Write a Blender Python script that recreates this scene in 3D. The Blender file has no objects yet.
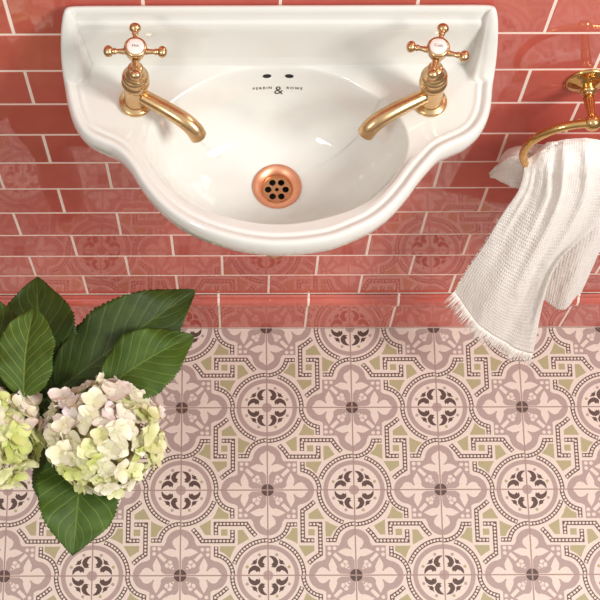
import bpy, bmesh, math, random
from mathutils import Vector, Matrix
from mathutils.bvhtree import BVHTree
random.seed(7)
PI = math.pi
S = bpy.context.scene
C = S.collection

# ------------------------------------------------------------------ camera, world, lights, exposure
FPX, CX, CY = 1381.5, 244.0, 446.9            # focal length and principal point of the photograph in pixels
PITCH, ROLL = 1.2879, -0.00302
CAM = Vector((-0.04137, -0.91435, 2.36671))
fw = Vector((0, math.cos(PITCH), -math.sin(PITCH)))
r0 = Vector((1, 0, 0)); u0 = r0.cross(fw)
rt = r0*math.cos(ROLL)+u0*math.sin(ROLL); up = -r0*math.sin(ROLL)+u0*math.cos(ROLL)
cd = bpy.data.cameras.new('camera'); cam = bpy.data.objects.new('camera', cd); C.objects.link(cam)
cam.matrix_world = Matrix(((rt.x, up.x, -fw.x, CAM.x), (rt.y, up.y, -fw.y, CAM.y), (rt.z, up.z, -fw.z, CAM.z), (0, 0, 0, 1)))
cd.sensor_width = 36; cd.lens = 36*FPX/600
cd.shift_x = (300-CX)/600; cd.shift_y = (CY-300)/600
cd.clip_start = 0.05
S.camera = cam
S.view_settings.view_transform = 'Standard'; S.view_settings.look = 'None'
S.view_settings.exposure = 0.0; S.view_settings.gamma = 1.0; S.view_settings.use_curve_mapping = False

w = bpy.data.worlds.new('world'); S.world = w; w.use_nodes = True
nt = w.node_tree; bg = nt.nodes['Background']
tc = nt.nodes.new('ShaderNodeTexCoord'); sx = nt.nodes.new('ShaderNodeSeparateXYZ'); cr = nt.nodes.new('ShaderNodeValToRGB')
nt.links.new(tc.outputs['Generated'], sx.inputs[0]); nt.links.new(sx.outputs['Z'], cr.inputs[0]); nt.links.new(cr.outputs[0], bg.inputs[0])
cr.color_ramp.elements[0].position = 0.0; cr.color_ramp.elements[0].color = (0.30, 0.25, 0.22, 1)
cr.color_ramp.elements[1].position = 0.85; cr.color_ramp.elements[1].color = (1.0, 0.985, 0.965, 1)
bg.inputs[1].default_value = 0.84

def area(name, loc, target, sx_, sy_, power, col):
    l = bpy.data.lights.new(name, 'AREA'); l.shape = 'RECTANGLE'; l.size = sx_; l.size_y = sy_; l.energy = power; l.color = col
    o = bpy.data.objects.new(name, l); C.objects.link(o); o.location = loc
    o.rotation_euler = (Vector(target)-Vector(loc)).to_track_quat('-Z', 'Y').to_euler(); return o
area('window_light', (1.7, -1.1, 2.6), (0.0, -0.15, 0.6), 0.55, 0.8, 58, (1.0, 0.985, 0.96))
area('side_window_light', (-1.3, -1.5, 2.5), (0.0, -0.2, 0.6), 0.32, 0.4, 12, (1.0, 0.97, 0.94))

# ------------------------------------------------------------------ helpers
def proj_plane_z(px, py, z):                 # point of the place seen at a photograph pixel, at height z
    d = rt*((px-CX)/FPX) - up*((py-CY)/FPX) + fw
    return CAM + d*((z-CAM.z)/d.z)
def proj_plane_y(px, py, y):                 # the same, at distance y from the wall plane
    d = rt*((px-CX)/FPX) - up*((py-CY)/FPX) + fw
    return CAM + d*((y-CAM.y)/d.y)
def lin(r, g, b):
    f = lambda c: (c/255/12.92) if c/255 <= 0.04045 else ((c/255+0.055)/1.055)**2.4
    return (f(r), f(g), f(b), 1)

class NT:
    def __init__(s, name):
        s.m = bpy.data.materials.new(name); s.m.use_nodes = True; s.t = s.m.node_tree
        s.b = s.t.nodes['Principled BSDF']; s.out = s.t.nodes['Material Output']
    def n(s, typ, **kw):
        x = s.t.nodes.new(typ)
        for k, v in kw.items(): setattr(x, k, v)
        return x
    def link(s, a, b): s.t.links.new(a, b)
    def math(s, op, a, b=None, c=None):
        x = s.n('ShaderNodeMath', operation=op)
        for i, v in enumerate((a, b, c)):
            if v is None: continue
            if isinstance(v, (int, float)): x.inputs[i].default_value = v
            else: s.link(v, x.inputs[i])
        return x.outputs[0]
    def noise(s, scale, detail=3, rough=0.5, vec=None, coord='Object'):
        x = s.n('ShaderNodeTexNoise'); x.inputs['Scale'].default_value = scale
        x.inputs['Detail'].default_value = detail; x.inputs['Roughness'].default_value = rough
        if vec is None: vec = s.n('ShaderNodeTexCoord').outputs[coord]
        s.link(vec, x.inputs['Vector']); return x.outputs['Fac']
    def ramp(s, fac, stops):
        x = s.n('ShaderNodeValToRGB'); e = x.color_ramp.elements
        while len(e) < len(stops): e.new(0.5)
        for i, (p, c) in enumerate(stops): e[i].position = p; e[i].color = c
        s.link(fac, x.inputs[0]); return x.outputs[0]
    def bump(s, h, strength, dist=0.001, prev=None):
        x = s.n('ShaderNodeBump'); x.inputs['Strength'].default_value = strength; x.inputs['Distance'].default_value = dist
        s.link(h, x.inputs['Height'])
        if prev is not None: s.link(prev, x.inputs['Normal'])
        s.link(x.outputs[0], s.b.inputs['Normal']); return x.outputs[0]
    def set(s, **kw):
        for k, v in kw.items(): s.b.inputs[k.replace('_', ' ')].default_value = v
        return s

def simple(name, col, rough=0.5, metal=0.0, var=0.06, nscale=30, coat=0.0):
    m = NT(name); m.set(Roughness=rough, Metallic=metal)
    m.b.inputs['Coat Weight'].default_value = coat
    a = tuple(c*(1-var) for c in col[:3])+(1,); b = tuple(min(1, c*(1+var)) for c in col[:3])+(1,)
    m.link(m.ramp(m.noise(nscale), [(0.3, a), (0.7, b)]), m.b.inputs['Base Color'])
    return m.m

def obj(name, mesh_or_bm, mats=None, parent=None, smooth=True):
    if isinstance(mesh_or_bm, bmesh.types.BMesh):
        me = bpy.data.meshes.new(name); mesh_or_bm.to_mesh(me); mesh_or_bm.free()
    else: me = mesh_or_bm
    if mats is not None:
        for m in (mats if isinstance(mats, (list, tuple)) else [mats]): me.materials.append(m)
    if smooth:
        for p in me.polygons: p.use_smooth = True
    o = bpy.data.objects.new(name, me); C.objects.link(o)
    if parent: o.parent = parent
    return o
def mesh(name, v, f):
    me = bpy.data.meshes.new(name); me.from_pydata([tuple(x) for x in v], [], f); me.update(); return me
def thing(name, label, cat, loc=(0, 0, 0), rot=(0, 0, 0), group=None):
    o = bpy.data.objects.new(name, None); C.objects.link(o); o.location = loc; o.rotation_euler = rot
    o.empty_display_size = 0.03
    o['label'] = label; o['category'] = cat
    if group: o['group'] = group
    return o
def sharp_angle(o, deg=35):
    me = o.data
    bm = bmesh.new(); bm.from_mesh(me)
    for e in bm.edges:
        if len(e.link_faces) == 2 and e.calc_face_angle(0) > math.radians(deg): e.smooth = False
    bm.to_mesh(me); bm.free()
def lathe(bm, prof, seg=48, M=None, cap=(True, True)):
    rings = []
    for r, z in prof:
        ring = []
        for i in range(seg):
            a = 2*PI*i/seg; p = Vector((r*math.cos(a), r*math.sin(a), z))
            ring.append(bm.verts.new(M @ p if M else p))
        rings.append(ring)
    for a, b in zip(rings, rings[1:]):
        for i in range(seg):
            j = (i+1) % seg; bm.faces.new((a[i], a[j], b[j], b[i]))
    if cap[0]: bm.faces.new(list(reversed(rings[0])))
    if cap[1]: bm.faces.new(rings[-1])
def catmull(pts, n):
    pts = [Vector(p) for p in pts]; P = [pts[0]*2-pts[1]]+pts+[pts[-1]*2-pts[-2]]; out = []
    m = len(pts)-1
    for k in range(n+1):
        t = k/n*m; i = min(int(t), m-1); u = t-i
        a, b, c, d = P[i:i+4]
        out.append(0.5*((2*b)+(c-a)*u+(2*a-5*b+4*c-d)*u*u+(3*b-a-3*c+d)*u**3))
    return out
def tube(bm, pts, radii, seg=16, flat=1.0, cap=True):
    rings = []; prev = None
    for i, p in enumerate(pts):
        t = (pts[min(i+1, len(pts)-1)]-pts[max(i-1, 0)]).normalized()
        if prev is None:
            n = t.orthogonal().normalized() if abs(t.z) > 0.95 else Vector((0, 0, 1)).cross(t).normalized()
        else: n = (prev-t*prev.dot(t)).normalized()
        prev = n; b = t.cross(n); r = radii[i] if isinstance(radii, (list, tuple)) else radii
        rings.append([bm.verts.new(p+n*math.cos(2*PI*k/seg)*r*flat+b*math.sin(2*PI*k/seg)*r) for k in range(seg)])
    for a, b in zip(rings, rings[1:]):
        for k in range(seg):
            j = (k+1) % seg; bm.faces.new((a[k], a[j], b[j], b[k]))
    if cap: bm.faces.new(list(reversed(rings[0]))); bm.faces.new(rings[-1])

# ------------------------------------------------------------------ materials
def glaze():
    m = NT('pink_glazed_tile')
    geo = m.n('ShaderNodeNewGeometry')
    rnd = m.n('ShaderNodeAttribute'); rnd.attribute_name = 'tone'
    n1 = m.noise(5, 4, 0.6); n2 = m.noise(38, 3, 0.6)
    s = m.math('ADD', m.math('MULTIPLY', n1, 0.55), m.math('MULTIPLY', n2, 0.2))
    s = m.math('ADD', s, m.math('MULTIPLY', rnd.outputs['Fac'], 0.3))
    m.link(m.ramp(s, [(0.3, lin(190, 90, 78)), (0.52, lin(205, 104, 90)), (0.75, lin(216, 118, 103))]), m.b.inputs['Base Color'])
    m.set(Roughness=0.035, IOR=1.6)
    m.b.inputs['Specular IOR Level'].default_value = 0.6
    m.bump(m.noise(11, 2, 0.4), 0.022, 0.002)
    return m.m
M_TILE = glaze()
M_GROUT = simple('pale_wall_grout', lin(253, 232, 218), 0.8, var=0.04, nscale=80)
def ceramic():
    m = NT('white_glazed_ceramic')
    m.b.inputs['Base Color'].default_value = lin(240, 232, 224)
    m.set(Roughness=0.06, IOR=1.5)
    m.b.inputs['Coat Weight'].default_value = 0.3
    m.link(m.ramp(m.noise(6), [(0.3, lin(220, 219, 212)), (0.7, lin(225, 224, 217))]), m.b.inputs['Base Color'])
    return m.m
M_CER = ceramic()
def brass(name, a, b, rough):
    m = NT(name); m.set(Metallic=1.0, Roughness=rough)
    m.link(m.ramp(m.noise(60, 4, 0.6), [(0.3, a), (0.7, b)]), m.b.inputs['Base Color'])
    m.bump(m.noise(400, 2), 0.05, 0.0003)
    return m.m
M_BRASS = brass('aged_satin_brass', lin(205, 168, 120), lin(222, 188, 142), 0.27)
M_BRASS2 = brass('polished_brass', lin(208, 168, 106), lin(226, 188, 124), 0.16)
M_COPPER = brass('copper_coloured_metal', lin(228, 162, 128), lin(238, 178, 144), 0.42)
M_PORC = simple('porcelain_cap', lin(240, 232, 226), 0.15, var=0.01)
M_INK = simple('dark_grey_print', lin(60, 56, 54), 0.4, var=0.02)
M_HOLE = simple('dark_drain_hole', lin(28, 22, 18), 0.7, var=0.1)
def fabric():
    m = NT('white_waffle_linen'); m.set(Roughness=0.9)
    m.b.inputs['Sheen Weight'].default_value = 0.3
    uv = m.n('ShaderNodeUVMap').outputs[0]; sp = m.n('ShaderNodeSeparateXYZ'); m.link(uv, sp.inputs[0])
    wx = m.math('SINE', m.math('MULTIPLY', sp.outputs['X'], 2*PI*46)); wy = m.math('SINE', m.math('MULTIPLY', sp.outputs['Y'], 2*PI*78))
    waf = m.math('MAXIMUM', wx, wy)
    crinkle = m.noise(45, 4, 0.65)
    h = m.math('ADD', m.math('MULTIPLY', waf, 0.5), m.math('MULTIPLY', crinkle, 2.6))
    m.link(m.ramp(m.noise(8), [(0.3, lin(244, 236, 228)), (0.7, lin(249, 243, 236))]), m.b.inputs['Base Color'])
    m.bump(h, 0.55, 0.0014)
    return m.m
M_LINEN = fabric()
def floor_mat(name, c, var=0.05):
    m = NT(name); m.set(Roughness=0.42)
    a = tuple(x*(1-var) for x in c[:3])+(1,); b = tuple(min(1, x*(1+var)) for x in c[:3])+(1,)
    m.link(m.ramp(m.noise(260, 2, 0.7), [(0.3, a), (0.7, b)]), m.b.inputs['Base Color'])
    return m.m
F_CREAM = floor_mat('cream_floor_tile', lin(228, 211, 198)); F_MAUVE = floor_mat('mauve_floor_tile', lin(177, 155, 148))
F_GREEN = floor_mat('sage_floor_tile', lin(176, 166, 128)); F_DARK = floor_mat('dark_brown_floor_tile', lin(92, 72, 66))
F_GROUT = floor_mat('taupe_floor_grout', lin(168, 142, 132)); F_STRIP = floor_mat('brown_strip_floor_tile', lin(100, 79, 72))

# ------------------------------------------------------------------ floor: encaustic pattern as inlaid shapes in one mesh
def build_floor():
    T = 0.153; V = []; F = []; MI = []
    L = 0.00006
    def poly(pts, layer, mi):
        b = len(V); V.extend([(x, y, layer*L) for x, y in pts]); n = len(pts)
        ar = sum(pts[i][0]*pts[(i+1) % n][1]-pts[(i+1) % n][0]*pts[i][1] for i in range(n))
        F.append(list(range(b, b+n)) if ar > 0 else list(range(b+n-1, b-1, -1))); MI.append(mi)
    CR, MA, GR, DK, GT, ST = range(6)
    i0, i1, j0, j1 = -9, 9, -14, 0
    V0 = (i0*T, j0*T, i1*T, 0)
    poly([(V0[0], V0[1]), (V0[2], V0[1]), (V0[2], V0[3]), (V0[0], V0[3])], 0, CR)
    # --- strands of one tile, in tile units, medallions at (0,0) and (1,1), v downwards
    def arc(cx, cy, r, a0, a1, n): return [(cx+r*math.cos(math.radians(a0+(a1-a0)*k/n)), cy+r*math.sin(math.radians(a0+(a1-a0)*k/n))) for k in range(n+1)]
    med = arc(0, 0, .408, 90, 19, 16)
    lobe = [(.40, 0), (.404, .05), (.42, .10), (.447, .15), (.485, .19), (.53, .217), (.592, .238), (.592, .335)]
    bar = [(.405, .53), (.405, .40), (.755, .40), (.80, .47), (.862, .54)]
    strands = [med, lobe, bar] + [[(1-x, 1-y) for x, y in s] for s in (med, lobe, bar)]
    greens = [[(.435, .195), (.49, .25), (.55, .28), (.55, .34), (.365, .34), (.40, .28)],
              [(.215, .425), (.345, .35), (.345, .53), (.285, .53)]]
    greens += [[(1-x, 1-y) for x, y in g] for g in greens] + [[(.463, .463), (.537, .463), (.537, .537), (.463, .537)]]
    def tf(i, j, rot):
        if rot == 0: return lambda p: ((i+p[0])*T, (j-p[1])*T)
        return lambda p: ((i+1-p[1])*T, (j-p[0])*T)
    def walk(pts, step):
        seg = [math.dist(a, b) for a, b in zip(pts, pts[1:])]; tot = sum(seg)
        n = max(2, round(tot/step)); out = []
        for k in range(n):
            d = (k+0.5)*tot/n; i = 0
            while i < len(seg)-1 and d > seg[i]: d -= seg[i]; i += 1
            t = d/seg[i]; a, b = pts[i], pts[i+1]
            out.append(((a[0]+(b[0]-a[0])*t, a[1]+(b[1]-a[1])*t), math.atan2(b[1]-a[1], b[0]-a[0])))
        return out
    def ribbon(pts, hw):
        Lf, Rt = [], []
        for k, p in enumerate(pts):
            def nrm(a, b):
                d = math.dist(a, b) or 1; return (-(b[1]-a[1])/d, (b[0]-a[0])/d)
            if k == 0: n = nrm(pts[0], pts[1]); s = 1
            elif k == len(pts)-1: n = nrm(pts[-2], pts[-1]); s = 1
            else:
                n1, n2 = nrm(pts[k-1], p), nrm(p, pts[k+1]); m = (n1[0]+n2[0], n1[1]+n2[1]); l = math.hypot(*m)
                n = (m[0]/l, m[1]/l); s = 1/max(.5, n[0]*n1[0]+n[1]*n1[1])
            Lf.append((p[0]+n[0]*hw*s, p[1]+n[1]*hw*s)); Rt.append((p[0]-n[0]*hw*s, p[1]-n[1]*hw*s))
        return [[Lf[k], Lf[k+1], Rt[k+1], Rt[k]] for k in range(len(pts)-1)]
    # node motifs
    quat = []
    q1 = arc(.37, 0, .168, 0, 85, 8); q2 = [(.345, .19), (.345, .345), (.19, .345)]; q3 = [(y, x) for x, y in reversed(q1)]
    quad = q1+q2+q3
    for k in range(4):
        c, s = round(math.cos(k*PI/2)), round(math.sin(k*PI/2))
        quat += [(c*x-s*y, s*x+c*y) for x, y in quad]
    leafh = [(.0, .07), (.014, .07), (.016, .17), (.035, .205), (.06, .222), (.09, .217), (.125, .228), (.16, .245), (.205, .27), (.17, .292), (.125, .312), (.085, .308), (.055, .295), (.045, .305), (.075, .335), (.092, .37), (.09, .40), (.07, .428), (.045, .44), (.02, .462), (0, .48)]
    leaf = leafh+[(-x, y) for x, y in reversed(leafh)]
    comma = [(.016, .228), (.06, .222), (.088, .206), (.112, .172), (.116, .14), (.098, .104), (.076, .088), (.032, .098), (.05, .112), (.036, .128), (.062, .152), (.052, .182), (.034, .203), (.016, .216)]
    dia = [(.12, .198), (.13, .165), (.125, .148), (.148, .125), (.165, .13), (.198, .12), (.178, .145), (.17, .17), (.145, .178)]
    circ = lambda cx, cy, r, n: [(cx+r*math.cos(2*PI*k/n), cy+r*math.sin(2*PI*k/n)) for k in range(n)]
    def inset(poly_): return poly_
    for i in range(i0, i1+1):
        for j in range(j0, 1):
            X, Y = i*T, j*T
            def clipmap(pts):
                q = [(X+x*T, Y+y*T) for x, y in pts]
                # keep inside the floor rectangle
                for axis, lim, sgn in ((0, V0[0], 1), (0, V0[2], -1), (1, V0[1], 1), (1, V0[3], -1)):
                    out = []
                    for a, b in zip(q, q[1:]+q[:1]):
                        ia = (a[axis]-lim)*sgn >= 0; ib = (b[axis]-lim)*sgn >= 0
                        if ia: out.append(a)
                        if ia != ib:
                            t = (lim-a[axis])/(b[axis]-a[axis]); out.append((a[0]+(b[0]-a[0])*t, a[1]+(b[1]-a[1])*t))
                    q = out
                    if len(q) < 3: return None
                return q
            def put(pts, layer, mi):
                q = clipmap(pts)
                if q and len(q) > 2: poly(q, layer, mi)
            if (i+j) % 2 == 1:      # medallion
                put(circ(0, 0, .355, 64), 1, MA); put(circ(0, 0, .302, 64), 2, CR)
                for k in range(8):
                    a = math.radians(22.5+45*k); put(circ(.258*math.cos(a), .258*math.sin(a), .019, 10), 3, GR if k % 3 == 0 else MA)
                for sx_ in (1, -1):
                    for sy_ in (1, -1):
                        put([(x*sx_, y*sy_) for x, y in comma], 3, DK); put([(y*sx_, x*sy_) for x, y in comma], 3, DK)
                        put([(x*sx_, y*sy_) for x, y in dia], 3, DK)
                put(circ(0, 0, .058, 20), 3, MA)
            else:
                put(quat, 1, MA)
                for k in range(4):
                    c, s = round(math.cos(k*PI/2)), round(math.sin(k*PI/2)); R = lambda pts: [(c*x-s*y, s*x+c*y) for x, y in pts]
                    put(R(leaf), 2, CR)
                    for q in ((.312, .3), (.252, .3), (.312, .24)): put(R(circ(q[0], q[1], .022, 12)), 2, CR)
                    put(R([(.262, .232), (.232, .262), (.155, .185), (.185, .155)]), 2, CR)
                    for q in ((.15, .118), (.118, .15), (.105, .105)): put(R(circ(q[0], q[1], .027, 12)), 2, CR)
                    put(R([(.1, .085), (.085, .1), (.065, .08), (.08, .065)]), 2, CR)
                put(circ(0, 0, .072, 24), 3, DK)
                for R in ([(-.075, -.008), (.075, -.008), (.075, .008), (-.075, .008)], [(-.008, -.075), (.008, -.075), (.008, .075), (-.008, .075)]): put(R, 4, MA)
    for i in range(i0, i1):
        for j in range(j0+1, 1):
            # tile whose top-left node is (i, j)
            f = tf(i, j, 0 if (i+j) % 2 == 1 else 1)
            for g in greens: poly([f(p) for p in g], 1, GR)
            for s in strands:
                for r in ribbon(s, .0255): poly([f(p) for p in r], 3, ST)
                for (cx, cy), a in walk(s, .040):
                    n = 7; poly([f((cx+.0155*math.cos(a+2*PI*k/n), cy+.0155*math.sin(a+2*PI*k/n))) for k in range(n)], 4, CR)
    g = T*.0075
    for i in range(i0, i1+1): poly([(i*T-g, V0[1]), (i*T+g, V0[1]), (i*T+g, V0[3]), (i*T-g, V0[3])], 5, GT)
    for j in range(j0, 1): poly([(V0[0], j*T-g), (V0[2], j*T-g), (V0[2], min(0, j*T+g)), (V0[0], min(0, j*T+g))], 5.5, GT)
    me = mesh('floor', V, F)
    for m in (F_CREAM, F_MAUVE, F_GREEN, F_DARK, F_GROUT, F_STRIP): me.materials.append(m)
    me.polygons.foreach_set('material_index', MI)
    # slab below
    o = obj('floor', me, smooth=False); o['kind'] = 'structure'
    return o
build_floor()

# ------------------------------------------------------------------ wall: glazed brick tiles in half bond on pale grout
TW, TH, GAP = 0.155, 0.0787, 0.0034
X0, Z0 = 0.0013, 0.163
def tile_block(bm, x0, x1, z0, z1, y_face, tilt=(0, 0), lay=None, tone=0.5):
    c = 0.0012; zc, xc = (z0+z1)/2, (x0+x1)/2
    yo = lambda x, z: y_face+tilt[0]*(x-xc)+tilt[1]*(z-zc)
    rings = []
    for d, dy in ((0, 0.004), (0, 0.0007), (c*.35, 0.0003), (c, 0.0)):
        pts = [(x0+d, z0+d), (x1-d, z0+d), (x1-d, z1-d), (x0+d, z1-d)]
        rings.append([bm.verts.new((x, yo(x, z)+dy, z)) for x, z in pts])
    fs = []
    for a, b in zip(rings, rings[1:]):
        for k in range(4): fs.append(bm.faces.new((a[k], a[(k+1) % 4], b[(k+1) % 4], b[k])))
    fs.append(bm.faces.new(rings[-1]))
    if lay is not None:
        for f in fs:
            for l in f.loops: l[lay] = (tone, tone, tone, 1)
def build_wall():
    bm = bmesh.new(); lay = bm.loops.layers.color.new('tone')
    rows = 18
    xl, xr = -1.35, 1.35
    for k in range(rows):
        z0, z1 = Z0+k*TH+GAP/2, Z0+(k+1)*TH-GAP/2
        n = -9
        while True:
            a = X0+(n+(0.5 if k % 2 else 0))*TW+GAP/2; b = a+TW-GAP; n += 1
            if a > xr: break
            if b < xl: continue
            tile_block(bm, a, b, z0, z1, 0.0, (random.uniform(-.002, .002), random.uniform(-.003, .003)), lay, random.random())
    me = bpy.data.meshes.new('wall_back'); bm.to_mesh(me); bm.free()
    o = obj('wall_back', me, M_TILE, smooth=False)
    o['kind'] = 'structure'
    bm = bmesh.new()
    a = [bm.verts.new(p) for p in ((xl, .0005, -.02), (xr, .0005, -.02), (xr, .0005, Z0+rows*TH), (xl, .0005, Z0+rows*TH))]
    b = [bm.verts.new((v.co.x, .10, v.co.z)) for v in a]
    bm.faces.new(a); bm.faces.new(list(reversed(b)))
    for k in range(4): bm.faces.new((a[(k+1) % 4], a[k], b[k], b[(k+1) % 4]))
    bmesh.ops.recalc_face_normals(bm, faces=bm.faces)
    g = obj('grout', bm, M_GROUT, o, smooth=False); g['label'] = 'pale cream grout'
build_wall()
def build_skirting():
    bm = bmesh.new(); lay = bm.loops.layers.color.new('tone')
    prof = [(0.0002, .1612), (-.002, .1612), (-.0045, .160), (-.0055, .156), (-.0055, .1535), (-.0085, .1525), (-.0120, .149), (-.0138, .143), (-.0138, .137), (-.0120, .131), (-.0085, .127),
            (-.0060, .1255), (-.0060, .1225), (-.0035, .1205), (-.0020, .117), (-.0010, .108), (-.0006, .098), (-.0004, .004), (.0012, .0005), (.004, .0)]
    n = -9
    while n < 9:
        a = X0-.008+(n+.5)*TW+GAP/2; b = a+TW-GAP; t = random.random(); n += 1
        cols = []
        for x, dy in ((a, .0012), (a+.0012, 0), (b-.0012, 0), (b, .0012)):
            cols.append([bm.verts.new((x, y+dy, z)) for y, z in prof])
        fs = []
        for c0, c1 in zip(cols, cols[1:]):
            for k in range(len(prof)-1): fs.append(bm.faces.new((c0[k+1], c1[k+1], c1[k], c0[k])))
        fs.append(bm.faces.new(cols[0])); fs.append(bm.faces.new(list(reversed(cols[-1]))))
        for f in fs:
            f.smooth = True
            for l in f.loops: l[lay] = (t, t, t, 1)
    gb = bmesh.new(); c0 = [gb.verts.new((-1.35, y+.0009, z)) for y, z in prof[:-1]]; c1 = [gb.verts.new((1.35, y+.0009, z)) for y, z in prof[:-1]]
    for k in range(len(c0)-1): gb.faces.new((c0[k+1], c1[k+1], c1[k], c0[k]))
    for f in bm.faces: f.smooth = False
    me = bpy.data.meshes.new('baseboard_back'); bm.to_mesh(me); bm.free()
    o = obj('baseboard_back', me, M_TILE, smooth=False); o['kind'] = 'structure'
    obj('grout', gb, M_GROUT, o, smooth=False)
build_skirting()

# ------------------------------------------------------------------ washbasin
ZD = 0.93
outl_px = [(64.2, 62), (65.2, 80), (67, 100), (70, 114), (74.5, 127), (82, 139), (91, 146), (102, 151), (113, 156), (122, 163), (130.5, 173), (140, 188), (152, 203.5), (167, 218), (187, 231), (210, 241), (238, 249), (262, 252.6),
           (280, 253.5), (305, 252), (332, 247.5), (356, 238.5), (376, 228.5), (393, 215), (408, 198), (419, 183), (430, 170), (440, 160), (453, 153.5), (466, 147.5), (477, 139), (485, 127), (489, 114), (490.5, 100), (491.2, 80), (492.5, 62)]
pts = [proj_plane_z(x, y, ZD-0.018) for x, y in outl_px]
pts = [Vector((p.x, p.y)) for p in pts]
pts = pts[1:-1]; xl_, xr_ = -.2462, .2478
corner = 0.010
back = [Vector((xl_+.001, -.012)), Vector((xl_+.004, -.004)), Vector((xl_+.011, -.0008)), Vector((xl_+.03, 0))]
backr = [Vector((xr_-.03, 0)), Vector((xr_-.011, -.0008)), Vector((xr_-.004, -.004)), Vector((xr_-.001, -.012))]
path = list(reversed([b for b in back])) + pts + list(reversed(backr))
crv = [Vector((p.x, p.y)) for p in catmull([Vector((p.x, p.y, 0)) for p in path], 1400)]
nb = 260
for k in range(1, nb): crv.append(crv[-0] if False else Vector((path[-1].x+(path[0].x-path[-1].x)*k/nb, 0)))
# resample evenly
def resample(c, n):
    L_ = [0]
    for a, b in zip(c, c[1:]+c[:1]): L_.append(L_[-1]+(b-a).length)
    out = []; i = 0
    for k in range(n):
        d = L_[-1]*k/n
        while L_[i+1] < d: i += 1
        t = (d-L_[i])/max(1e-9, L_[i+1]-L_[i]); a, b = c[i], c[(i+1) % len(c)]
        out.append(a.lerp(b, t))
    return out
NC = 960
contour = resample(crv, NC)
def normals(c):
    out = []; n = len(c)
    for i in range(n):
        d = (c[(i+2) % n]-c[(i-2) % n]).normalized(); out.append(Vector((-d.y, d.x)))
    return out
nrm = normals(contour)
cen = Vector((0, -.13))
if (contour[100]+nrm[100]*.01-cen).length > (contour[100]-cen).length: nrm = [-n for n in nrm]
def inset_curve(d):
    c = [p+n*d for p, n in zip(contour, nrm)]
    if d > .004:
        for p in c:
            if p.y > -.05: p.x = min(max(p.x, xl_+d*.97), xr_-d*.97); p.y = min(p.y, -d*.97)
    for it in range(2 if d > .008 else 0): c = [(c[i-1]+c[i]*2+c[(i+1) % NC])/4 for i in range(NC)]
    return c
UK = 1.13
def U(y):      # rise of the back upstand with distance from the wall
    d = -y
    P_ = [(0, .072), (.0088, .072), (.0100, .0695), (.0105, .0645), (.0113, .0618), (.0148, .0600), (.0166, .0575), (.0177, .0500), (.0188, .0380), (.0205, .0220), (.0226, .0090), (.0250, .0025), (.0260, .0006), (.0266, 0)]
    if d <= 0: return .072*UK
    for (a, za), (b, zb) in zip(P_, P_[1:]):
        if d <= b: return (za+(zb-za)*(d-a)/(b-a))*UK
    return 0
bowl_px = [(278, 65), (310, 67.5), (340, 75), (362, 86), (383, 99), (399, 114), (408.5, 132), (409.5, 150), (402.5, 170), (390, 185), (371, 201), (345, 213), (310, 222), (278, 225)]
bp = [proj_plane_z(x, y, ZD-.006) for x, y in bowl_px]
axis_x = (bp[0].x+bp[-1].x)/2
half = [Vector((p.x-axis_x, p.y, 0)) for p in bp]; half[0].x = 0; half[-1].x = 0
full = half+[Vector((-p.x, p.y, 0)) for p in reversed(half[1:-1])]+[half[0]]
bc = [Vector((p.x+axis_x, p.y)) for p in catmull(full, 1200)][:-1]
bcen = Vector((axis_x, (bp[0].y+bp[-1].y)/2))
def by_angle(curve, ctr):
    tb = sorted(((math.atan2((p-ctr).y, (p-ctr).x), (p-ctr).length) for p in curve))
    def f(a):
        a = (a+PI) % (2*PI)-PI; lo, hi = 0, len(tb)-1
        if a <= tb[0][0] or a >= tb[-1][0]:
            a0, r0_ = tb[-1]; a1, r1_ = tb[0]; a1 += 2*PI
            if a < a0: a += 2*PI
            t = (a-a0)/max(1e-9, a1-a0); return r0_+(r1_-r0_)*t
        while hi-lo > 1:
            m = (lo+hi)//2
            if tb[m][0] <= a: lo = m
            else: hi = m
        t = (a-tb[lo][0])/max(1e-9, tb[hi][0]-tb[lo][0]); return tb[lo][1]+(tb[hi][1]-tb[lo][1])*t
    return f
_b = by_angle(bc, bcen); NA = 1440
_t = [_b(-PI+2*PI*(k+.5)/NA) for k in range(NA)]
for _ in range(260): _t = [(_t[k-1]+_t[k]*2+_t[(k+1) % NA])/4 for k in range(NA)]
def brad(a):
    x = ((a+PI) % (2*PI))/(2*PI)*NA-.5; k = math.floor(x); t = x-k; return _t[k % NA]*(1-t)+_t[(k+1) % NA]*t
DRAIN = proj_plane_z(277.0, 187.5, ZD-.116); DRC = Vector((DRAIN.x, DRAIN.y))
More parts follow.
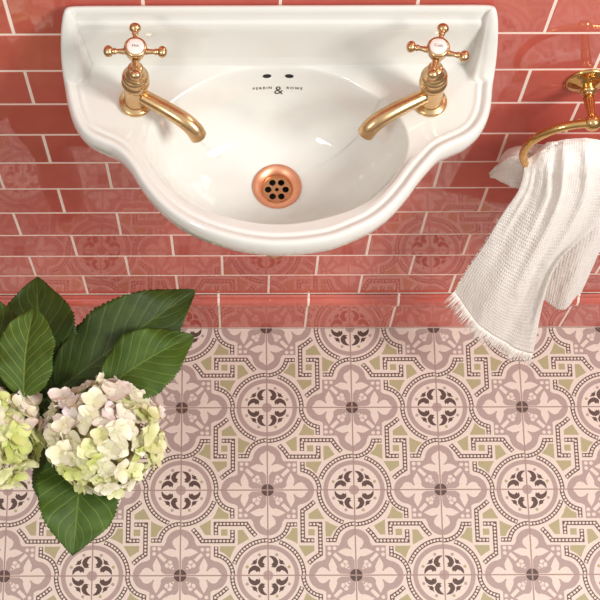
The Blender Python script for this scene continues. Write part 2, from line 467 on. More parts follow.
def build_basin():
    root = thing('washbasin', 'white ceramic wall-hung washbasin with moulded rim and raised back between two brass taps', 'washbasin', (0, 0, 0))
    V = []; R = []
    def ring(pts2, zs):
        b = len(V)
        for p, z in zip(pts2, zs): V.append((p.x, min(p.y, 0), z))
        R.append(range(b, b+len(pts2)))
    # underside, from the bottom up
    for a, dz in ((.74, -.165), (.66, -.163), (.56, -.155), (.44, -.14), (.32, -.115), (.20, -.085), (.11, -.060), (.055, -.043), (.028, -.034), (.012, -.030)):
        c = [Vector((p.x*(1-a), p.y*(1-a*.78))) for p in contour]; ring(c, [ZD+dz]*NC)
    rim = [(.002, -.024), (.0, -.018), (-.0002, -.010), (.0006, -.004), (.0020, .0004), (.0040, .0026), (.0065, .0034), (.0090, .0030), (.0115, .0014), (.0135, -.0006), (.0150, -.0018), (.0165, -.0023), (.0180, -.0020), (.0198, -.0013), (.0218, -.0012), (.0235, -.0017), (.0252, -.0024), (.0268, -.0030)]
    def side(y):
        t = max(0, min(1, (-y-.008)/.046)); return .072*UK*(1-t*t*(3-2*t))
    def UU(i_, p, d):
        q = max(0, min(1, (.027-min(p.x-xl_, xr_-p.x))/.014)); g = q*q*(3-2*q)
        return max(U(p.y), side(p.y)*g)
    rim = [(d if d < .003 else .003+(d-.003)*.80, dz if dz < -.0035 else -.003+(dz+.003)*.85) for d, dz in rim]
    for k, (d, dz) in enumerate(rim):
        c = inset_curve(max(0, d)) if d > 0 else contour
        ring(c, [ZD+(dz if (dz < -.0035 or d < .009) else -.003+(dz+.003)*(1-U(p.y)/.072/UK*(1-max(0, min(1, (abs(nrm[i_].x)-.3)/.5)))))+UU(i_, p, d)*(1 if dz > -.012 else (.7 if dz > -.02 else 0)) for i_, p in enumerate(c)])
    inner = inset_curve(.003+.0238*.80)
    ang = [math.atan2((p-bcen).y, (p-bcen).x) for p in inner]
    edge = [bcen+Vector((math.cos(a), math.sin(a)))*brad(a) for a in ang]
    nd = 56
    for k in range(1, nd+1):
        t = k/nd; c = [a.lerp(b, t) for a, b in zip(inner, edge)]
        ring(c, [ZD-.0030-.003*t+UU(i_, p, .0268+t) for i_, p in enumerate(c)])
    prof = [(.992, .0004), (.984, .0014), (.975, .0034), (.965, .0066), (.953, .0115), (.935, .020), (.91, .031), (.88, .043), (.84, .056), (.79, .068), (.73, .079), (.66, .088), (.58, .095), (.49, .101), (.40, .105), (.31, .108), (.24, .1095)]
    rd = .0262
    for s, d in prof:
        q = (1-s)/(1-.24); q = q*q*(3-2*q)*0.4+q*.6
        c = []
        for e, a in zip(edge, ang):
            ell = bcen+(e-bcen)*s; shift = (DRC-bcen)*(q**1.3); tgt = DRC+Vector((math.cos(a), math.sin(a)))*rd
            p = ell+shift; wgt = max(0, (q-.55)/.45)**1.5; c.append(p.lerp(tgt, wgt))
        ring(c, [ZD-.006-d]*NC)
    cend = [DRC+Vector((math.cos(a), math.sin(a)))*.0215 for a in ang]; ring(cend, [ZD-.1175]*NC)
    cend = [DRC+Vector((math.cos(a), math.sin(a)))*.0210 for a in ang]; ring(cend, [ZD-.135]*NC)
    F = []
    for a, b in zip(R, R[1:]):
        for i in range(NC):
            j = (i+1) % NC; F.append((a[i], a[j], b[j], b[i]))
    F.append(tuple(R[0])); F.append(tuple(reversed(R[-1])))
    me = mesh('basin_body', V, F)
    bm = bmesh.new(); bm.from_mesh(me); bmesh.ops.remove_doubles(bm, verts=bm.verts, dist=1e-6); bmesh.ops.recalc_face_normals(bm, faces=bm.faces); bm.to_mesh(me)
    bvh = BVHTree.FromBMesh(bm); bm.free()
    o = obj('basin_body', me, M_CER, root)
    sharp_angle(o, 75)
    # ---- overflow holes and print follow the bowl wall
    def surf(px, py):
        d = (rt*((px-CX)/FPX)-up*((py-CY)/FPX)+fw).normalized(); h = bvh.ray_cast(CAM, d); return h[0], h[1]
    for cx in (267.0, 289.3):
        h, n = surf(cx, 76.0); n = n if n.y < 0 or n.z > 0 else -n
        bm = bmesh.new(); sx_ = Vector((1, 0, 0)); sy_ = n.cross(sx_).normalized()
        rr = .0052
        vs = []
        for a in range(28):
            t = 2*PI*a/28; p = h+sx_*math.cos(t)*rr+sy_*math.sin(t)*rr*.62
            hit = bvh.ray_cast(p+n*.01, -n); q = hit[0] if hit[0] else p
            vs.append(bm.verts.new(q+n*.0003))
        ctr = [bm.verts.new(v.co*0.75+h*.25-n*.0000) for v in vs]
        for i in range(28): bm.faces.new((vs[i], vs[(i+1) % 28], ctr[(i+1) % 28], ctr[i]))
        bm.faces.new(ctr)
        obj('overflow_hole', bm, M_HOLE, root)
    def text_mesh(body, size, bold=0.0, sx_=1.0):
        cu = bpy.data.curves.new('print', 'FONT'); cu.body = body; cu.size = size; cu.align_x = 'CENTER'; cu.align_y = 'CENTER'; cu.offset = bold; cu.resolution_u = 3
        cu.space_character = sx_
        t = bpy.data.objects.new('print', cu); C.objects.link(t)
        dg = bpy.context.evaluated_depsgraph_get(); dg.update()
        me_ = bpy.data.meshes.new_from_object(t.evaluated_get(dg)); bpy.data.objects.remove(t); return me_
    bm = bmesh.new()
    def put_text(body, size, px, py, bold, sp, scx=1.0, scy=1.0, shear=0):
        h, n = surf(px, py); n = n if n.z > 0 else -n
        ax = Vector((1, 0, 0)); ay = n.cross(ax).normalized()
        tm = text_mesh(body, size, bold, sp)
        vs = []
        for v in tm.vertices:
            p = h+ax*(v.co.x*scx)+ay*(v.co.y*scy+shear*v.co.x)
            hit = bvh.ray_cast(p+n*.02, -n); q = hit[0] if hit[0] is not None else p
            vs.append(bm.verts.new(q+n*.00025))
        for f in tm.polygons:
            try: bm.faces.new([vs[k] for k in f.vertices])
            except ValueError: pass
    put_text('PERRIN', .0054, 262.3, 88.2, .00012, 1.42)
    put_text('ROWE', .0054, 294.5, 88.2, .00012, 1.42)
    put_text('&', .0185, 278.6, 90.5, .0, 1.0, 1.0, 1.0)
    put_text('- - - - -', .0022, 262.0, 91.6, 0, 1.6); put_text('- - - - -', .0022, 295.0, 91.6, 0, 1.6)
    obj('printed_logo', bm, M_INK, root, smooth=False)
    # ---- waste fitting
    M = Matrix.Translation((DRC.x, DRC.y, ZD-.1175))
    bm = bmesh.new()
    lathe(bm, [(.0205, -.002), (.0290, .0030), (.0302, .0046), (.0296, .0060), (.0270, .0062), (.0225, .0036), (.0196, .0010), (.0184, -.0006), (.0180, -.0085), (.0180, -.016)], 64, M, (False, False))
    d = obj('waste', bm, M_COPPER, root); d['label'] = 'round copper-coloured waste fitting'
    sharp_angle(d, 50)
    # grid with seven holes
    bm = bmesh.new(); M2 = Matrix.Translation((DRC.x, DRC.y, ZD-.1175-.0042))
    holes = [(0, 0, .0024)]+[(.0108*math.cos(k*PI/3), .0108*math.sin(k*PI/3), .0041) for k in range(6)]
    outer = [bm.verts.new(M2 @ Vector((.0182*math.cos(2*PI*k/60), .0182*math.sin(2*PI*k/60), 0))) for k in range(60)]
    edges = [bm.edges.new((outer[k], outer[(k+1) % 60])) for k in range(60)]
    for hx, hy, hr in holes:
        hv = [bm.verts.new(M2 @ Vector((hx+hr*math.cos(2*PI*k/20), hy+hr*math.sin(2*PI*k/20), 0))) for k in range(20)]
        edges += [bm.edges.new((hv[k], hv[(k+1) % 20])) for k in range(20)]
    bmesh.ops.triangle_fill(bm, use_beauty=True, use_dissolve=False, edges=edges)
    for f in list(bm.faces):
        c = M2.inverted() @ f.calc_center_median()
        if any(math.hypot(c.x-hx, c.y-hy) < hr*.9 for hx, hy, hr in holes): bm.faces.remove(f)
    bmesh.ops.recalc_face_normals(bm, faces=bm.faces)
    ex = bmesh.ops.extrude_face_region(bm, geom=bm.faces[:])
    bmesh.ops.translate(bm, vec=(0, 0, -.0022), verts=[v for v in ex['geom'] if isinstance(v, bmesh.types.BMVert)])
    bmesh.ops.recalc_face_normals(bm, faces=bm.faces)
    obj('waste_grid', bm, M_BRASS, d, smooth=False)
    bm = bmesh.new(); lathe(bm, [(.0001, 0), (.0180, 0)], 40, Matrix.Translation((DRC.x, DRC.y, ZD-.1175-.015)), (False, False))
    obj('waste_pipe', bm, M_HOLE, d)
    return root, bvh
basin, BVH = build_basin()
# trap below the basin
def build_trap():
    root = thing('bottle_trap', 'small brass trap just visible below the front edge of the washbasin', 'trap', (DRC.x, DRC.y, 0.619))
    bm = bmesh.new()
    lathe(bm, [(.002, .012), (.0125, .012), (.0150, .0150), (.0150, .0290), (.0120, .0310), (.0120, .148)], 32)
    obj('trap_cup', bm, M_BRASS, root)
    bm = bmesh.new(); tube(bm, [Vector((0, .008, .022)), Vector((0, .06, .022)), Vector((0, .12, .022)), Vector((0, -DRC.y-.002, .022))], .0085, 20)
    obj('outlet_pipe', bm, M_BRASS, root)
build_trap()

# ------------------------------------------------------------------ taps
def build_tap(name, label, base_px, lean, handle_rot, spout_dir, spout_len, letter):
    b = proj_plane_z(base_px[0], base_px[1], ZD-.003)
    root = thing(name, label, 'tap', b, group='basin taps')
    root.rotation_euler = (0, lean, 0)
    bm = bmesh.new()
    lathe(bm, [(.0165, -.003), (.0172, -.001), (.0172, .0010), (.0160, .0024), (.0140, .0032), (.0122, .0042), (.0122, .0062), (.0118, .009), (.0116, .014), (.0116, .030), (.0120, .034), (.0128, .036), (.0140, .0380), (.0143, .0400), (.0140, .0422), (.0128, .0436), (.0122, .0450), (.0126, .0464),
               (.0134, .0480), (.0136, .0500), (.0132, .0520), (.0118, .0534), (.0108, .0546), (.0106, .0570), (.0098, .0600), (.0086, .0622), (.0080, .0640), (.0078, .0665), (.0068, .0680)], 56)
    for v in bm.verts: v.co = Vector((v.co.x*1.13, v.co.y*1.13, v.co.z*1.1))
    o = obj('body', bm, M_BRASS, root); sharp_angle(o, 60)
    bm = bmesh.new()
    lathe(bm, [(.0058, .067), (.0056, .070), (.0050, .072), (.0046, .078), (.0046, .088), (.0052, .0895)], 32)
    for v in bm.verts: v.co.z = v.co.z*1.13
    obj('spindle', bm, M_BRASS, root)
    # spout
    bm = bmesh.new()
    dx, dy = math.cos(spout_dir), math.sin(spout_dir); f = Vector((dx, dy, 0)); Lh = spout_len
    P_ = [Vector((0, 0, .021)), f*(Lh*.22)+Vector((0, 0, .0225)), f*(Lh*.5)+Vector((0, 0, .0235)), f*(Lh*.76)+Vector((0, 0, .0215)), f*(Lh*.92)+Vector((0, 0, .0145)), f*(Lh*1.0)+Vector((0, 0, .0045))]
    c = catmull(P_, 40); rad = [.0086+.0016*min(1, (k/40)/.85)**1.2 for k in range(41)]
    tube(bm, c, rad, 28, 1.0, cap=False)
    # rolled lip and dark mouth
    t = (c[-1]-c[-2]).normalized(); n0 = t.orthogonal().normalized(); b0 = t.cross(n0)
    last = [v for v in bm.verts][-28:]
    r2 = [bm.verts.new(c[-1]+t*.0008+(v.co-c[-1])*.90) for v in last]; r3 = [bm.verts.new(c[-1]-t*.006+(v.co-c[-1])*.80) for v in last]
    for A, B in ((last, r2), (r2, r3)):
        for k in range(28): bm.faces.new((A[k], A[(k+1) % 28], B[(k+1) % 28], B[k]))
    bm.faces.new(r3)
    bmesh.ops.recalc_face_normals(bm, faces=bm.faces)
    obj('spout', bm, M_BRASS, root)
    # cross handle
    hd = obj('handle', (lambda bm: (lathe(bm, [(.0060, .0870), (.0074, .0885), (.0090, .0905), (.0098, .0935), (.0098, .0975), (.0104, .0995), (.0113, .1010), (.0115, .1025), (.0112, .1040), (.0103, .1050), (.0092, .1053), (.0088, .1044)], 48), bm)[1])(bmesh.new()), M_BRASS, root)
    hd.scale = (1.10, 1.10, 1.0); hd.location = (0, 0, .0125)
    sharp_angle(hd, 60)
    for k in range(4):
        a = handle_rot+k*PI/2
        bm = bmesh.new()
        M = Matrix.Rotation(a, 4, 'Z') @ Matrix.Translation((0, 0, .0945)) @ Matrix.Rotation(PI/2, 4, 'Y')
        ball = [(.0052*math.sin(t), .0275-.0052*math.cos(t)) for t in [math.radians(q) for q in range(35, 181, 12)]]
        prof = [(.0034, .0085), (.0032, .012), (.0026, .0150), (.0025, .0185), (.0032, .0198), (.0034, .0208), (.0032, .0216), (.0029, .0222)] + [(.0060*math.sin(math.radians(q)), .0268-.0050*math.cos(math.radians(q))) for q in range(36, 180, 12)]+[(.0003, .0318)]
        lathe(bm, prof, 24, M)
        obj('handle_arm', bm, M_BRASS, hd)
    bm = bmesh.new(); lathe(bm, [(.0089, .1040), (.0087, .1050), (.0075, .1056), (.0045, .1060), (.0005, .1062)], 40)
    cap = obj('cap', bm, M_PORC, hd); cap['label'] = 'round white porcelain cap with a small grey print'
    # small printed word on the cap
    cu = bpy.data.curves.new('cap_print', 'FONT'); cu.body = letter; cu.size = .0042; cu.align_x = 'CENTER'; cu.align_y = 'CENTER'
    t_ = bpy.data.objects.new('cap_print', cu); C.objects.link(t_); dg = bpy.context.evaluated_depsgraph_get(); dg.update()
    me_ = bpy.data.meshes.new_from_object(t_.evaluated_get(dg)); bpy.data.objects.remove(t_)
    ca, sa = math.cos(handle_rot), math.sin(handle_rot)
    for v in me_.vertices: v.co = Vector((v.co.x*ca-v.co.y*sa, v.co.x*sa+v.co.y*ca, .1064))
    bmc = bmesh.new(); bmc.from_mesh(me_)
    obj('cap_print', bmc, M_INK, hd, smooth=False)
    return root
build_tap('basin_tap', 'left brass basin tap with cross handle, spout pointing right over the bowl', (135.5, 102), 0.075, 0.03, math.radians(-31), .0860, 'Hot')
build_tap('basin_tap', 'right brass basin tap with slightly turned cross handle, nearest the towel', (430.5, 102), -0.055, -0.24, math.radians(180+28), .0870, 'Cold')

# ------------------------------------------------------------------ towel ring
FL = proj_plane_y(587.5, 80.5, 0.0); BALL = proj_plane_y(592.5, 122.5, -.066)
RR = BALL.x-proj_plane_y(523.5, 160, -.066).x+.004
def build_ring():
    root = thing('towel_ring', 'polished brass towel ring on a round wall rose, holding the white towel', 'towel ring', FL)
    M = Matrix.Rotation(PI/2, 4, 'X')   # local z -> -y
    bm = bmesh.new()
    lathe(bm, [(.0262, 0), (.0268, .0012), (.0264, .0030), (.0245, .0042), (.0215, .0052), (.0200, .0064), (.0165, .0072), (.0145, .0085), (.0100, .0100), (.0080, .0115), (.0092, .0130), (.0105, .0150), (.0105, .0168), (.0090, .0185), (.0068, .0200), (.0060, .0215), (.0066, .023), (.0075, .0255)], 48, M)
    o = obj('wall_rose', bm, M_BRASS2, root); sharp_angle(o, 60)
    d = BALL-FL; bm = bmesh.new()
    c = [Vector((0, -.024, .0)).lerp(d, k/12) for k in range(13)]
    tube(bm, c, [.0062, .0072, .0070, .0064, .0059, .0055, .0052, .0050, .0049, .0049, .0050, .0054, .006], 24)
    lathe(bm, [(max(.0003, .0105*math.sin(math.radians(q))), -.0105*math.cos(math.radians(q))) for q in range(2, 180, 8)], 32, Matrix.Translation(d) @ M)
    obj('post', bm, M_BRASS2, root)
    bm = bmesh.new(); ctr = d+Vector((0, -.001, -RR)); n = 120; seg = 18; r = .0054; rings = []
    for i in range(n):
        a = 2*PI*i/n; u = Vector((math.sin(a), 0, math.cos(a)))
        rings.append([bm.verts.new(ctr+u*(RR+r*math.cos(2*PI*k/seg))+Vector((0, r*math.sin(2*PI*k/seg), 0))) for k in range(seg)])
    for i in range(n):
        A, B = rings[i], rings[(i+1) % n]
        for k in range(seg): bm.faces.new((A[k], A[(k+1) % seg], B[(k+1) % seg], B[k]))
    bmesh.ops.recalc_face_normals(bm, faces=bm.faces)
    obj('ring', bm, M_BRASS2, root)
build_ring()

# ------------------------------------------------------------------ towel
def grid_surface(ctrl, nu, nv):
    rows = [catmull([proj_plane_y(*p) for p in row], nu) for row in ctrl]
    cols = [catmull([rows[r][k] for r in range(len(rows))], nv) for k in range(nu+1)]
    return [[cols[k][j] for k in range(nu+1)] for j in range(nv+1)]
def build_towel():
    root = thing('hand_towel', 'crinkled white waffle linen towel with a fringed hem hanging in the brass ring', 'towel', (BALL.x, -.09, BALL.z-2*RR))
    off = Vector(root.location)
    front = [[(531, 152, -.050), (548, 143, -.055), (572, 139, -.055), (600, 140, -.055), (632, 144, -.055)],
             [(527, 160, -.062), (546, 152, -.066), (572, 149, -.067), (600, 150, -.067), (634, 153, -.066)],
             [(525, 172, -.073), (543, 169, -.079), (570, 168, -.081), (600, 169, -.080), (632, 170, -.076)],
             [(518, 190, -.078), (539, 193, -.086), (565, 196, -.089), (594, 197, -.088), (622, 195, -.082)],
             [(502, 214, -.082), (523, 226, -.092), (548, 234, -.096), (574, 233, -.096), (600, 222, -.090)],
             [(484, 245, -.086), (505, 262, -.100), (527, 272, -.106), (546, 270, -.108), (562, 256, -.104)],
             [(467, 270, -.088), (488, 293, -.108), (510, 308, -.116), (530, 310, -.120), (544, 298, -.120)],
             [(455, 292, -.090), (474, 318, -.110), (494, 335, -.122), (514, 347, -.130), (533, 353, -.134)]]
    rear = [[(536, 152, -.040), (575, 146, -.040), (632, 150, -.040)], [(530, 190, -.052), (578, 190, -.062), (628, 190, -.056)], [(532, 235, -.058), (580, 235, -.068), (618, 222, -.058)],
            [(534, 270, -.060), (572, 268, -.070), (602, 248, -.056)], [(536, 294, -.058), (560, 309, -.066), (582, 292, -.052)]]
    flap = [[(556, 146, -.046), (550, 160, -.060), (545, 178, -.056)], [(535, 145, -.038), (528, 160, -.056), (527, 188, -.056)], [(514, 148, -.032), (508, 162, -.052), (515, 186, -.054)], [(501, 160, -.026), (497, 168, -.036), (502, 181, -.040)], [(493, 172, -.022), (491, 175, -.026), (494, 179, -.030)]]
    V = []; F = []; UV = {}
    def add(ctrl, nu, nv, fold, uvs):
        g = grid_surface(ctrl, nu, nv); b = len(V)
        for j in range(nv+1):
            for k in range(nu+1):
                u, v = k/nu, j/nv; p = g[j][k].copy()
                du = g[j][min(k+1, nu)]-g[j][max(k-1, 0)]; dv = g[min(j+1, nv)][k]-g[max(j-1, 0)][k]
                n = dv.cross(du); n = n.normalized() if n.length > 0 else Vector((0, -1, 0))
                if n.y > 0: n = -n
                p += n*fold(u, v)
                V.append(p-off); UV[len(V)-1] = (u*uvs[0], v*uvs[1])
        for j in range(nv):
            for k in range(nu):
                a = b+j*(nu+1)+k; F.append((a, a+1, a+nu+2, a+nu+1))
        return g
    from mathutils import noise as NZ
    def crink(u, v, o): return NZ.noise(Vector((u*9+o, v*12, o)))*.0011+NZ.noise(Vector((u*22, v*30+o, o)))*.0006
    def ff(u, v):
        a = .0030*math.sin(2*PI*(1.9*u+.5*v+.1))*(1-.5*v)+.0020*math.sin(2*PI*(4.6*u-.5*v+.35))*(1-.8*v)*(.3+.7*v if v < .15 else 1)
        def ridge(c, w_, vc, vw, h): return h*math.exp(-((u-c)/w_)**2)*math.exp(-((v-vc)/vw)**2)
        a += ridge(.28+.10*v, .035, .40, .22, .0050)+ridge(.42+.05*v, .030, .35, .25, .0050)+ridge(.60+.12*v, .030, .30, .22, .0045)+ridge(.12, .03, .45, .2, .003)
        return a+crink(u, v, 1.3)*(1-.4*v)*1.3
    def fr(u, v): return .0018*math.sin(2*PI*(1.6*u+.3*v))+crink(u, v, 4.1)
    def fl(u, v): return .0020*math.sin(2*PI*(1.6*u+1.2*v))+crink(u, v, 7.7)
    g = add(front, 130, 190, ff, (1.0, 1.0)); add(rear, 70, 110, fr, (.55, .62)); add(flap, 50, 60, fl, (.35, .3))
    me = mesh('cloth', V, F); uvl = me.uv_layers.new(name='UVMap')
    for l in me.loops: uvl.data[l.index].uv = UV[l.vertex_index]
    o = obj('cloth', me, M_LINEN, root)
    sm = o.modifiers.new('thickness', 'SOLIDIFY'); sm.thickness = .0022; sm.offset = 0
    # fringe
    bm = bmesh.new(); hem = g[-1]; rnd = random.Random(3); N = 210
    for i in range(N):
        t = i/(N-1)*(len(hem)-1); k = min(int(t), len(hem)-2); p = hem[k].lerp(hem[k+1], t-k)
        nn = .0
        dirv = (g[-1][k]-g[-6][k]).normalized()
        p = p+Vector((0, -ff(t/(len(hem)-1), 1), 0))-dirv*.002
        Ln = rnd.uniform(.016, .032); s = Vector((rnd.uniform(-.5, .5), rnd.uniform(-.4, .2), rnd.uniform(-.3, .3)))
        outv = (dirv+Vector((-.35*(1-i/N)-.1, -.25, .1))).normalized()
        c = [p, p+outv*Ln*.4+s*.0015, p+outv*Ln*.75+s*.004, p+outv*Ln+s*.007+Vector((0, 0, -.001))]
        tube(bm, [q-off for q in c], [.0006, .0006, .0005, .0004], 5)
    # short threads along the left selvedge
    for i in range(70):
        j = 110+int(rnd.random()*80); j = min(j, len(g)-2); p = g[j][0]; Ln = rnd.uniform(.001, .0035)
        c = [p, p+Vector((-Ln, -.001, rnd.uniform(-.002, .002)))]
        tube(bm, [q-off for q in c], [.0005, .0003], 4)
    fo = obj('fringe', bm, M_LINEN, root); fo['kind'] = 'stuff'
build_towel()

# ------------------------------------------------------------------ hydrangeas
def leaf_mat(name, dark, mid, vein, back=False):
    m = NT(name); m.set(Roughness=0.55)
    m.b.inputs['Specular IOR Level'].default_value = 0.35
    uv = m.n('ShaderNodeUVMap').outputs[0]; sp = m.n('ShaderNodeSeparateXYZ'); m.link(uv, sp.inputs[0])
    u = m.math('ABSOLUTE', m.math('SUBTRACT', sp.outputs['X'], 0.5)); v = sp.outputs['Y']
    wob = m.math('MULTIPLY', m.noise(30, 2), 0.05)
    q = m.math('SUBTRACT', m.math('MULTIPLY', m.math('ADD', v, wob), 8.5), m.math('MULTIPLY', m.math('POWER', u, 0.85), 5.2))
    sidev = m.math('ABSOLUTE', m.math('SUBTRACT', m.math('FRACT', q), 0.5))          # 0.5 at the lines
    line = m.math('SMOOTH_MIN', m.math('SUBTRACT', 0.5, sidev), 1.0, 0.01)
    line = m.math('DIVIDE', m.math('SUBTRACT', 0.5, sidev), 0.06)
    mid_ = m.math('DIVIDE', u, 0.018)
    d = m.math('MINIMUM', m.math('MINIMUM', line, mid_), 1.0)
    net = m.n('ShaderNodeTexVoronoi'); net.feature = 'DISTANCE_TO_EDGE'; net.inputs['Scale'].default_value = 190
    m.link(m.n('ShaderNodeTexCoord').outputs['Object'], net.inputs['Vector'])
    nd = m.math('MINIMUM', m.math('MULTIPLY', net.outputs['Distance'], 6.0), 1.0)
    base = m.ramp(m.noise(26, 4, 0.6), [(0.3, dark), (0.7, mid)])
    mx = m.n('ShaderNodeMix', data_type='RGBA'); m.link(d, mx.inputs[0]); mx.inputs[6].default_value = vein; m.link(base, mx.inputs[7])
    m.link(mx.outputs[2], m.b.inputs['Base Color'])
    pil = m.math('ADD', m.math('MULTIPLY', m.math('MINIMUM', m.math('DIVIDE', m.math('SUBTRACT', 0.5, sidev), 0.25), 1.0), 1.0), m.math('MULTIPLY', nd, 0.25))
    m.bump(pil, 0.35, 0.0012)
    m.b.inputs['Subsurface Weight'].default_value = 0.0
    return m.m
LEAF_A = leaf_mat('dark_green_leaf', lin(42, 60, 14), lin(62, 82, 24), lin(86, 104, 44))
LEAF_B = leaf_mat('mid_green_leaf', lin(54, 78, 18), lin(76, 102, 30), lin(106, 128, 54))
LEAF_C = leaf_mat('light_green_leaf', lin(58, 82, 20), lin(82, 106, 32), lin(136, 150, 68))
M_STEM = simple('green_stem', lin(96, 128, 62), 0.5, var=.15, nscale=40)
def petal_mat(name, inner, outer):
    m = NT(name); m.set(Roughness=0.55)
    uv = m.n('ShaderNodeUVMap').outputs[0]; sp = m.n('ShaderNodeSeparateXYZ'); m.link(uv, sp.inputs[0])
    f = m.math('ADD', sp.outputs['Y'], m.math('MULTIPLY', m.math('SUBTRACT', m.noise(60, 2), 0.5), 0.7))
    m.link(m.ramp(f, [(0.1, inner), (0.85, outer)]), m.b.inputs['Base Color'])
    m.b.inputs['Subsurface Weight'].default_value = 0.25; m.b.inputs['Subsurface Scale'].default_value = 0.01
    m.b.inputs['Subsurface Radius'].default_value = (1, .8, .5)
    st = m.math('SINE', m.math('MULTIPLY', sp.outputs['X'], 40)); m.bump(st, 0.12, 0.0004)
    return m.m
PET = {'cream': petal_mat('cream_petal', lin(236, 230, 186), lin(247, 240, 216)),
       'pink': petal_mat('pale_pink_petal', lin(247, 236, 214), lin(248, 230, 220)),
       'lilac': petal_mat('lilac_white_petal', lin(248, 236, 226), lin(244, 226, 228)),
       'green': petal_mat('lime_petal', lin(200, 208, 112), lin(222, 224, 150)),
       'lime': petal_mat('pale_lime_petal', lin(220, 222, 150), lin(238, 235, 188))}
M_PEDI = simple('pale_flower_stalk', lin(188, 176, 112), 0.6, var=.2, nscale=200)
def floret_mesh(rnd, size):
    V = []; F = []; UV = []
    rot = rnd.random()*PI
    for k in range(4):
        a = rot+k*PI/2+rnd.uniform(-.12, .12); tilt = rnd.uniform(-.42, .42)+(.10 if k % 2 else -.02); L_ = size*rnd.uniform(.82, 1.12); W_ = L_*rnd.uniform(.92, 1.1); b = len(V)
        nu, nv = 6, 6; lift = (.0007 if k % 2 else 0)
        ru = rnd.uniform(-.1, .1); cup = rnd.uniform(.05, .30)
        for j in range(nv+1):
            t = j/nv
            hw = W_*.5*(math.sin(PI*min(1, (t*.86+.07)**.80))**.62)*(1.12 if t > .3 else 1)
            for i in range(nu+1):
                s = i/nu*2-1
                x = t*L_*(1-.10*s*s*t)-(.04*L_*(1-abs(s)) if t > .95 else 0); y = s*hw
                z = lift+L_*(tilt*t+cup*t*t*.5)+.10*L_*s*s*t+.035*L_*math.sin(3*s+5*t+ru*30)*t
                V.append(Vector((x*math.cos(a)-y*math.sin(a), x*math.sin(a)+y*math.cos(a), z))); UV.append((i/nu, t))
        for j in range(nv):
            for i in range(nu):
                q = b+j*(nu+1)+i; F.append((q, q+1, q+nu+2, q+nu+1))
    # centre bud
    b = len(V); n = 8
    for r_, z_ in ((.0013, .0006), (.0011, .0018), (.0003, .0024)):
        for i in range(n): V.append(Vector((r_*math.cos(2*PI*i/n), r_*math.sin(2*PI*i/n), z_))); UV.append((.5, 0))
    for k in range(2):
        for i in range(n): F.append((b+k*n+i, b+k*n+(i+1) % n, b+(k+1)*n+(i+1) % n, b+(k+1)*n+i))
    me = mesh('floret', V, F); uvl = me.uv_layers.new(name='UVMap')
    for l in me.loops: uvl.data[l.index].uv = UV[l.vertex_index]
    return me
def build_head(root, ctr, R, count, seed, scheme, pole):
    rnd = random.Random(seed); bm = bmesh.new()
    bmesh.ops.create_icosphere(bm, subdivisions=3, radius=R*.70, matrix=Matrix.Translation(ctr))
    for v in bm.verts: v.co = ctr+(v.co-ctr)*rnd.uniform(.85, 1.0)
    dirs = []; N = int(count/.62)
    for i in range(N):
        z = 1-2*(i+.5)/N; a = i*PI*(3-math.sqrt(5)); d = Vector((math.sqrt(1-z*z)*math.cos(a), math.sqrt(1-z*z)*math.sin(a), z))
        d = (d+Vector((rnd.uniform(-.09, .09), rnd.uniform(-.09, .09), rnd.uniform(-.05, .05)))).normalized()
        if d.dot(pole) > -.22: dirs.append(d)
    dirs = dirs[:count]
    places = []
    for d in dirs:
        rr = R*rnd.uniform(.82, 1.03)*(1.0-.06*(d.dot(pole) < .1)); p = ctr+Vector((d.x*1.0, d.y*1.02, d.z*.82))*rr
        tube(bm, [ctr+(p-ctr)*.3, ctr+(p-ctr)*.7, p-d*.001], [.0012, .0009, .0008], 5); places.append((p, d))
    head = obj('flower_head', bm, M_PEDI, root)
    for p, d in places:
        me = floret_mesh(rnd, rnd.uniform(.0165, .0215)); col = scheme(p-ctr, rnd); me.materials.append(PET[col])
        o = obj('floret', me, None, head)
        nrm_ = (d+Vector((rnd.uniform(-.5, .5), rnd.uniform(-.5, .5), rnd.uniform(-.1, .3)))).normalized()
        o.rotation_mode = 'QUATERNION'; o.rotation_quaternion = nrm_.to_track_quat('Z', 'Y'); o.location = p
    return head
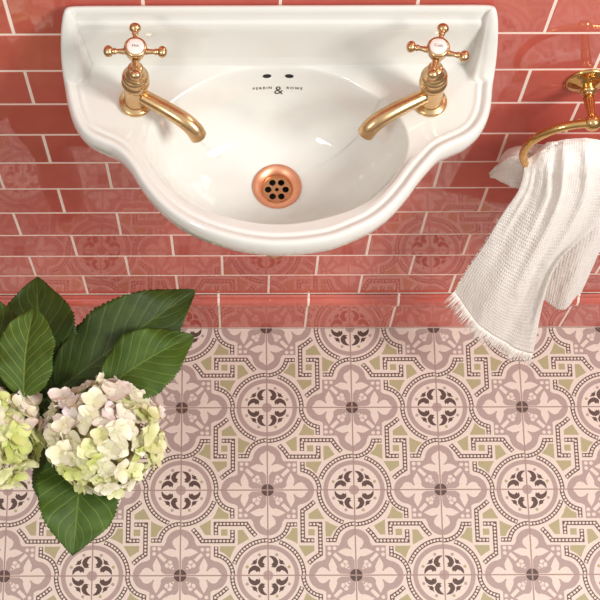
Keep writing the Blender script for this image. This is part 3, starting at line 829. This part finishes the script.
def leaf(root, base, tip, hw, mat, side_tilt=0.0, fold=0.25, arch=.02, curl=0.0, bend=0.0, pet_to=None, seed=0, asym=(1, 1), blunt=.75):
    base, tip = Vector(base), Vector(tip); rnd = random.Random(seed)
    d = (tip-base); L_ = d.length; d.normalize()
    n = (CAM-(base+tip)/2); n = Vector((n.x*.35, n.y*.35, n.z)).normalized(); n = (n-d*n.dot(d)).normalized()
    n = Matrix.Rotation(side_tilt, 3, d) @ n; s = n.cross(d).normalized()
    nv, nu = 96, 20; V = []; UV = []; F = []
    for j in range(nv+1):
        t = j/nv
        wv = hw*(math.sin(PI*t**blunt)**.64 if 0 < t < 1 else 0)*(1-.42*(max(0, t-.72)/.28)**1.5)
        wv = max(wv, hw*.012)
        saw = 1+.075*((t*34) % 1-.5)+.025*math.sin(t*14+seed)*(1 if .04 < t < .97 else 0)
        c = base+d*(L_*t)+n*(arch*math.sin(PI*t)+curl*t*t*t)+s*(bend*math.sin(PI*t))
        for i in range(nu+1):
            q = i/nu*2-1; a = abs(q); w_ = wv*(asym[0] if q < 0 else asym[1])*(saw if a > .93 else 1)
            z = fold*a*w_ - fold*.55*a*a*w_ + .0007*math.cos(2*PI*(t*8.5-a*2.6))*a*(1-.3*a) + .10*hw*math.sin(t*11+seed)*a*a*(1 if q > 0 else -.7)+.05*hw*math.sin(t*23+seed*2+q*2)*a*a
            V.append(c+s*(q*w_)+d*(-.10*hw*a*(1-t)*0)+n*z); UV.append((i/nu, t))
    for j in range(nv):
        for i in range(nu):
            k = j*(nu+1)+i; F.append((k, k+1, k+nu+2, k+nu+1))
    off = root.location
    me = mesh('leaf', [v-off for v in V], F); uvl = me.uv_layers.new(name='UVMap')
    for l in me.loops: uvl.data[l.index].uv = UV[l.vertex_index]
    o = obj('leaf', me, mat, root)
    sm = o.modifiers.new('thickness', 'SOLIDIFY'); sm.thickness = .0006
    bm = bmesh.new()
    if pet_to is not None:
        c = catmull([Vector(pet_to)-off, (Vector(pet_to)*.5+base*.5)-off+Vector((0, 0, -.006)), base-off, base+d*.01-off-n*.001], 16)
        tube(bm, c, [.0028-.0010*k/16 for k in range(17)], 10)
        obj('leaf_stalk', bm, M_STEM, o)
    return o
PZ = proj_plane_z
ZV = .30
MOUTH = PZ(33, 408, ZV)
def build_vase():
    root = thing('vase', 'dark green glazed vase almost hidden below the hydrangea leaves and flowers', 'vase', (MOUTH.x, MOUTH.y, 0))
    bm = bmesh.new()
    lathe(bm, [(.028, 0), (.030, .002), (.034, .02), (.0375, .07), (.037, .13), (.033, .19), (.027, .235), (.0235, .265), (.0245, .285), (.0270, .298), (.0262, .300), (.0235, .288), (.0220, .265), (.025, .235), (.030, .19), (.034, .13), (.034, .07), (.030, .02), (.010, .008), (.0005, .007)], 48, None, (True, False))
    obj('vase_body', bm, simple('dark_green_glaze', lin(32, 44, 34), 0.2, var=.1), root)
build_vase()
def build_hydrangea(name, label, ctr, R, count, seed, scheme, foot):
    root = thing(name, label, 'flower', (MOUTH.x+foot[0], MOUTH.y+foot[1], .03), group='hydrangeas in the vase')
    off = Vector(root.location)
    bm = bmesh.new(); m = Vector((MOUTH.x+foot[0]*.7, MOUTH.y+foot[1]*.7, ZV))
    c = catmull([Vector((0, 0, 0)), (off*.5+m*.5)-off, m-off, m*.55+ctr*.45-off+Vector((0, 0, .015)), ctr-off-Vector((0, 0, R*.3))], 32)
    tube(bm, c, .0038, 12); obj('stem', bm, M_STEM, root)
    build_head(root, ctr-off, R, count, seed, scheme, (Vector((CAM.x, CAM.y, CAM.z))-ctr).normalized())
    return root
def scheme_a(v, rnd):
    r = rnd.random()
    if v.y < -.040 or (v.x > .0 and -.045 < v.y < .005): return 'lime' if r < .42 else ('green' if r < .54 else 'cream')
    if v.y > .0 and v.x < .035: return 'pink' if r < .45 else ('lilac' if r < .55 else 'cream')
    if v.x < -.01 and r < .14: return 'lilac'
    return 'cream' if r < .65 else ('pink' if r < .85 else 'lime')
def scheme_b(v, rnd):
    r = rnd.random()
    if v.y < -.012: return 'green' if r < .45 else 'lime'
    if v.x > .03 and v.y > 0: return 'pink' if r < .4 else 'cream'
    return 'lime' if r < .3 else ('cream' if r < .75 else ('pink' if r < .93 else 'green'))
HA = PZ(102.5, 436, .475); HB = PZ(-6, 433, .475)
ra = build_hydrangea('hydrangea', 'large whole cream and pink hydrangea bloom on dark green leaves, below the washbasin', HA, .083, 99, 11, scheme_a, (.008, -.004))
rb = build_hydrangea('hydrangea', 'lime green and cream hydrangea bloom cut off by the left edge of the photo', HB, .070, 80, 23, scheme_b, (-.010, .004))
JA = PZ(48, 398, .44)
leaf(ra, PZ(58, 390, .43), PZ(195, 290, .475), .060, LEAF_A, .10, .20, .022, -.004, 0, JA, 1, (1, 1), .80)
leaf(ra, PZ(106, 388, .47), PZ(192, 334, .50), .049, LEAF_B, -.06, .25, .014, -.012, 0, PZ(60, 392, .45), 2, (1.05, .95), .78)
leaf(ra, PZ(84, 448, .41), PZ(73, 554, .42), .064, LEAF_B, .0, .42, .010, -.008, 0, JA, 3, (.95, 1.0), .80)
leaf(ra, PZ(58, 404, .37), PZ(60, 532, .36), .040, LEAF_A, .55, .35, .010, -.008, 0, JA, 4, (1, 1), .85)
leaf(ra, PZ(50, 398, .36), PZ(82, 352, .36), .040, LEAF_A, -.5, .35, .010, -.008, 0, JA, 9, (1, 1), .85)
JB = PZ(24, 402, .44)
leaf(rb, PZ(48, 398, .42), PZ(36, 276, .46), .062, LEAF_A, -.12, .30, .020, -.010, 0, JB, 5, (.95, 1.05), .85)
leaf(rb, PZ(24, 396, .50), PZ(36, 306, .53), .047, LEAF_C, -.35, .55, .012, .004, 0, JB, 6, (1.1, .85), .80)
leaf(rb, PZ(14, 402, .47), PZ(-16, 292, .50), .044, LEAF_A, .25, .35, .018, -.008, 0, JB, 7, (1, 1), .85)
leaf(rb, PZ(30, 400, .35), PZ(70, 425, .34), .045, LEAF_A, .1, .3, .008, -.006, 0, JB, 8, (1, 1), .85)
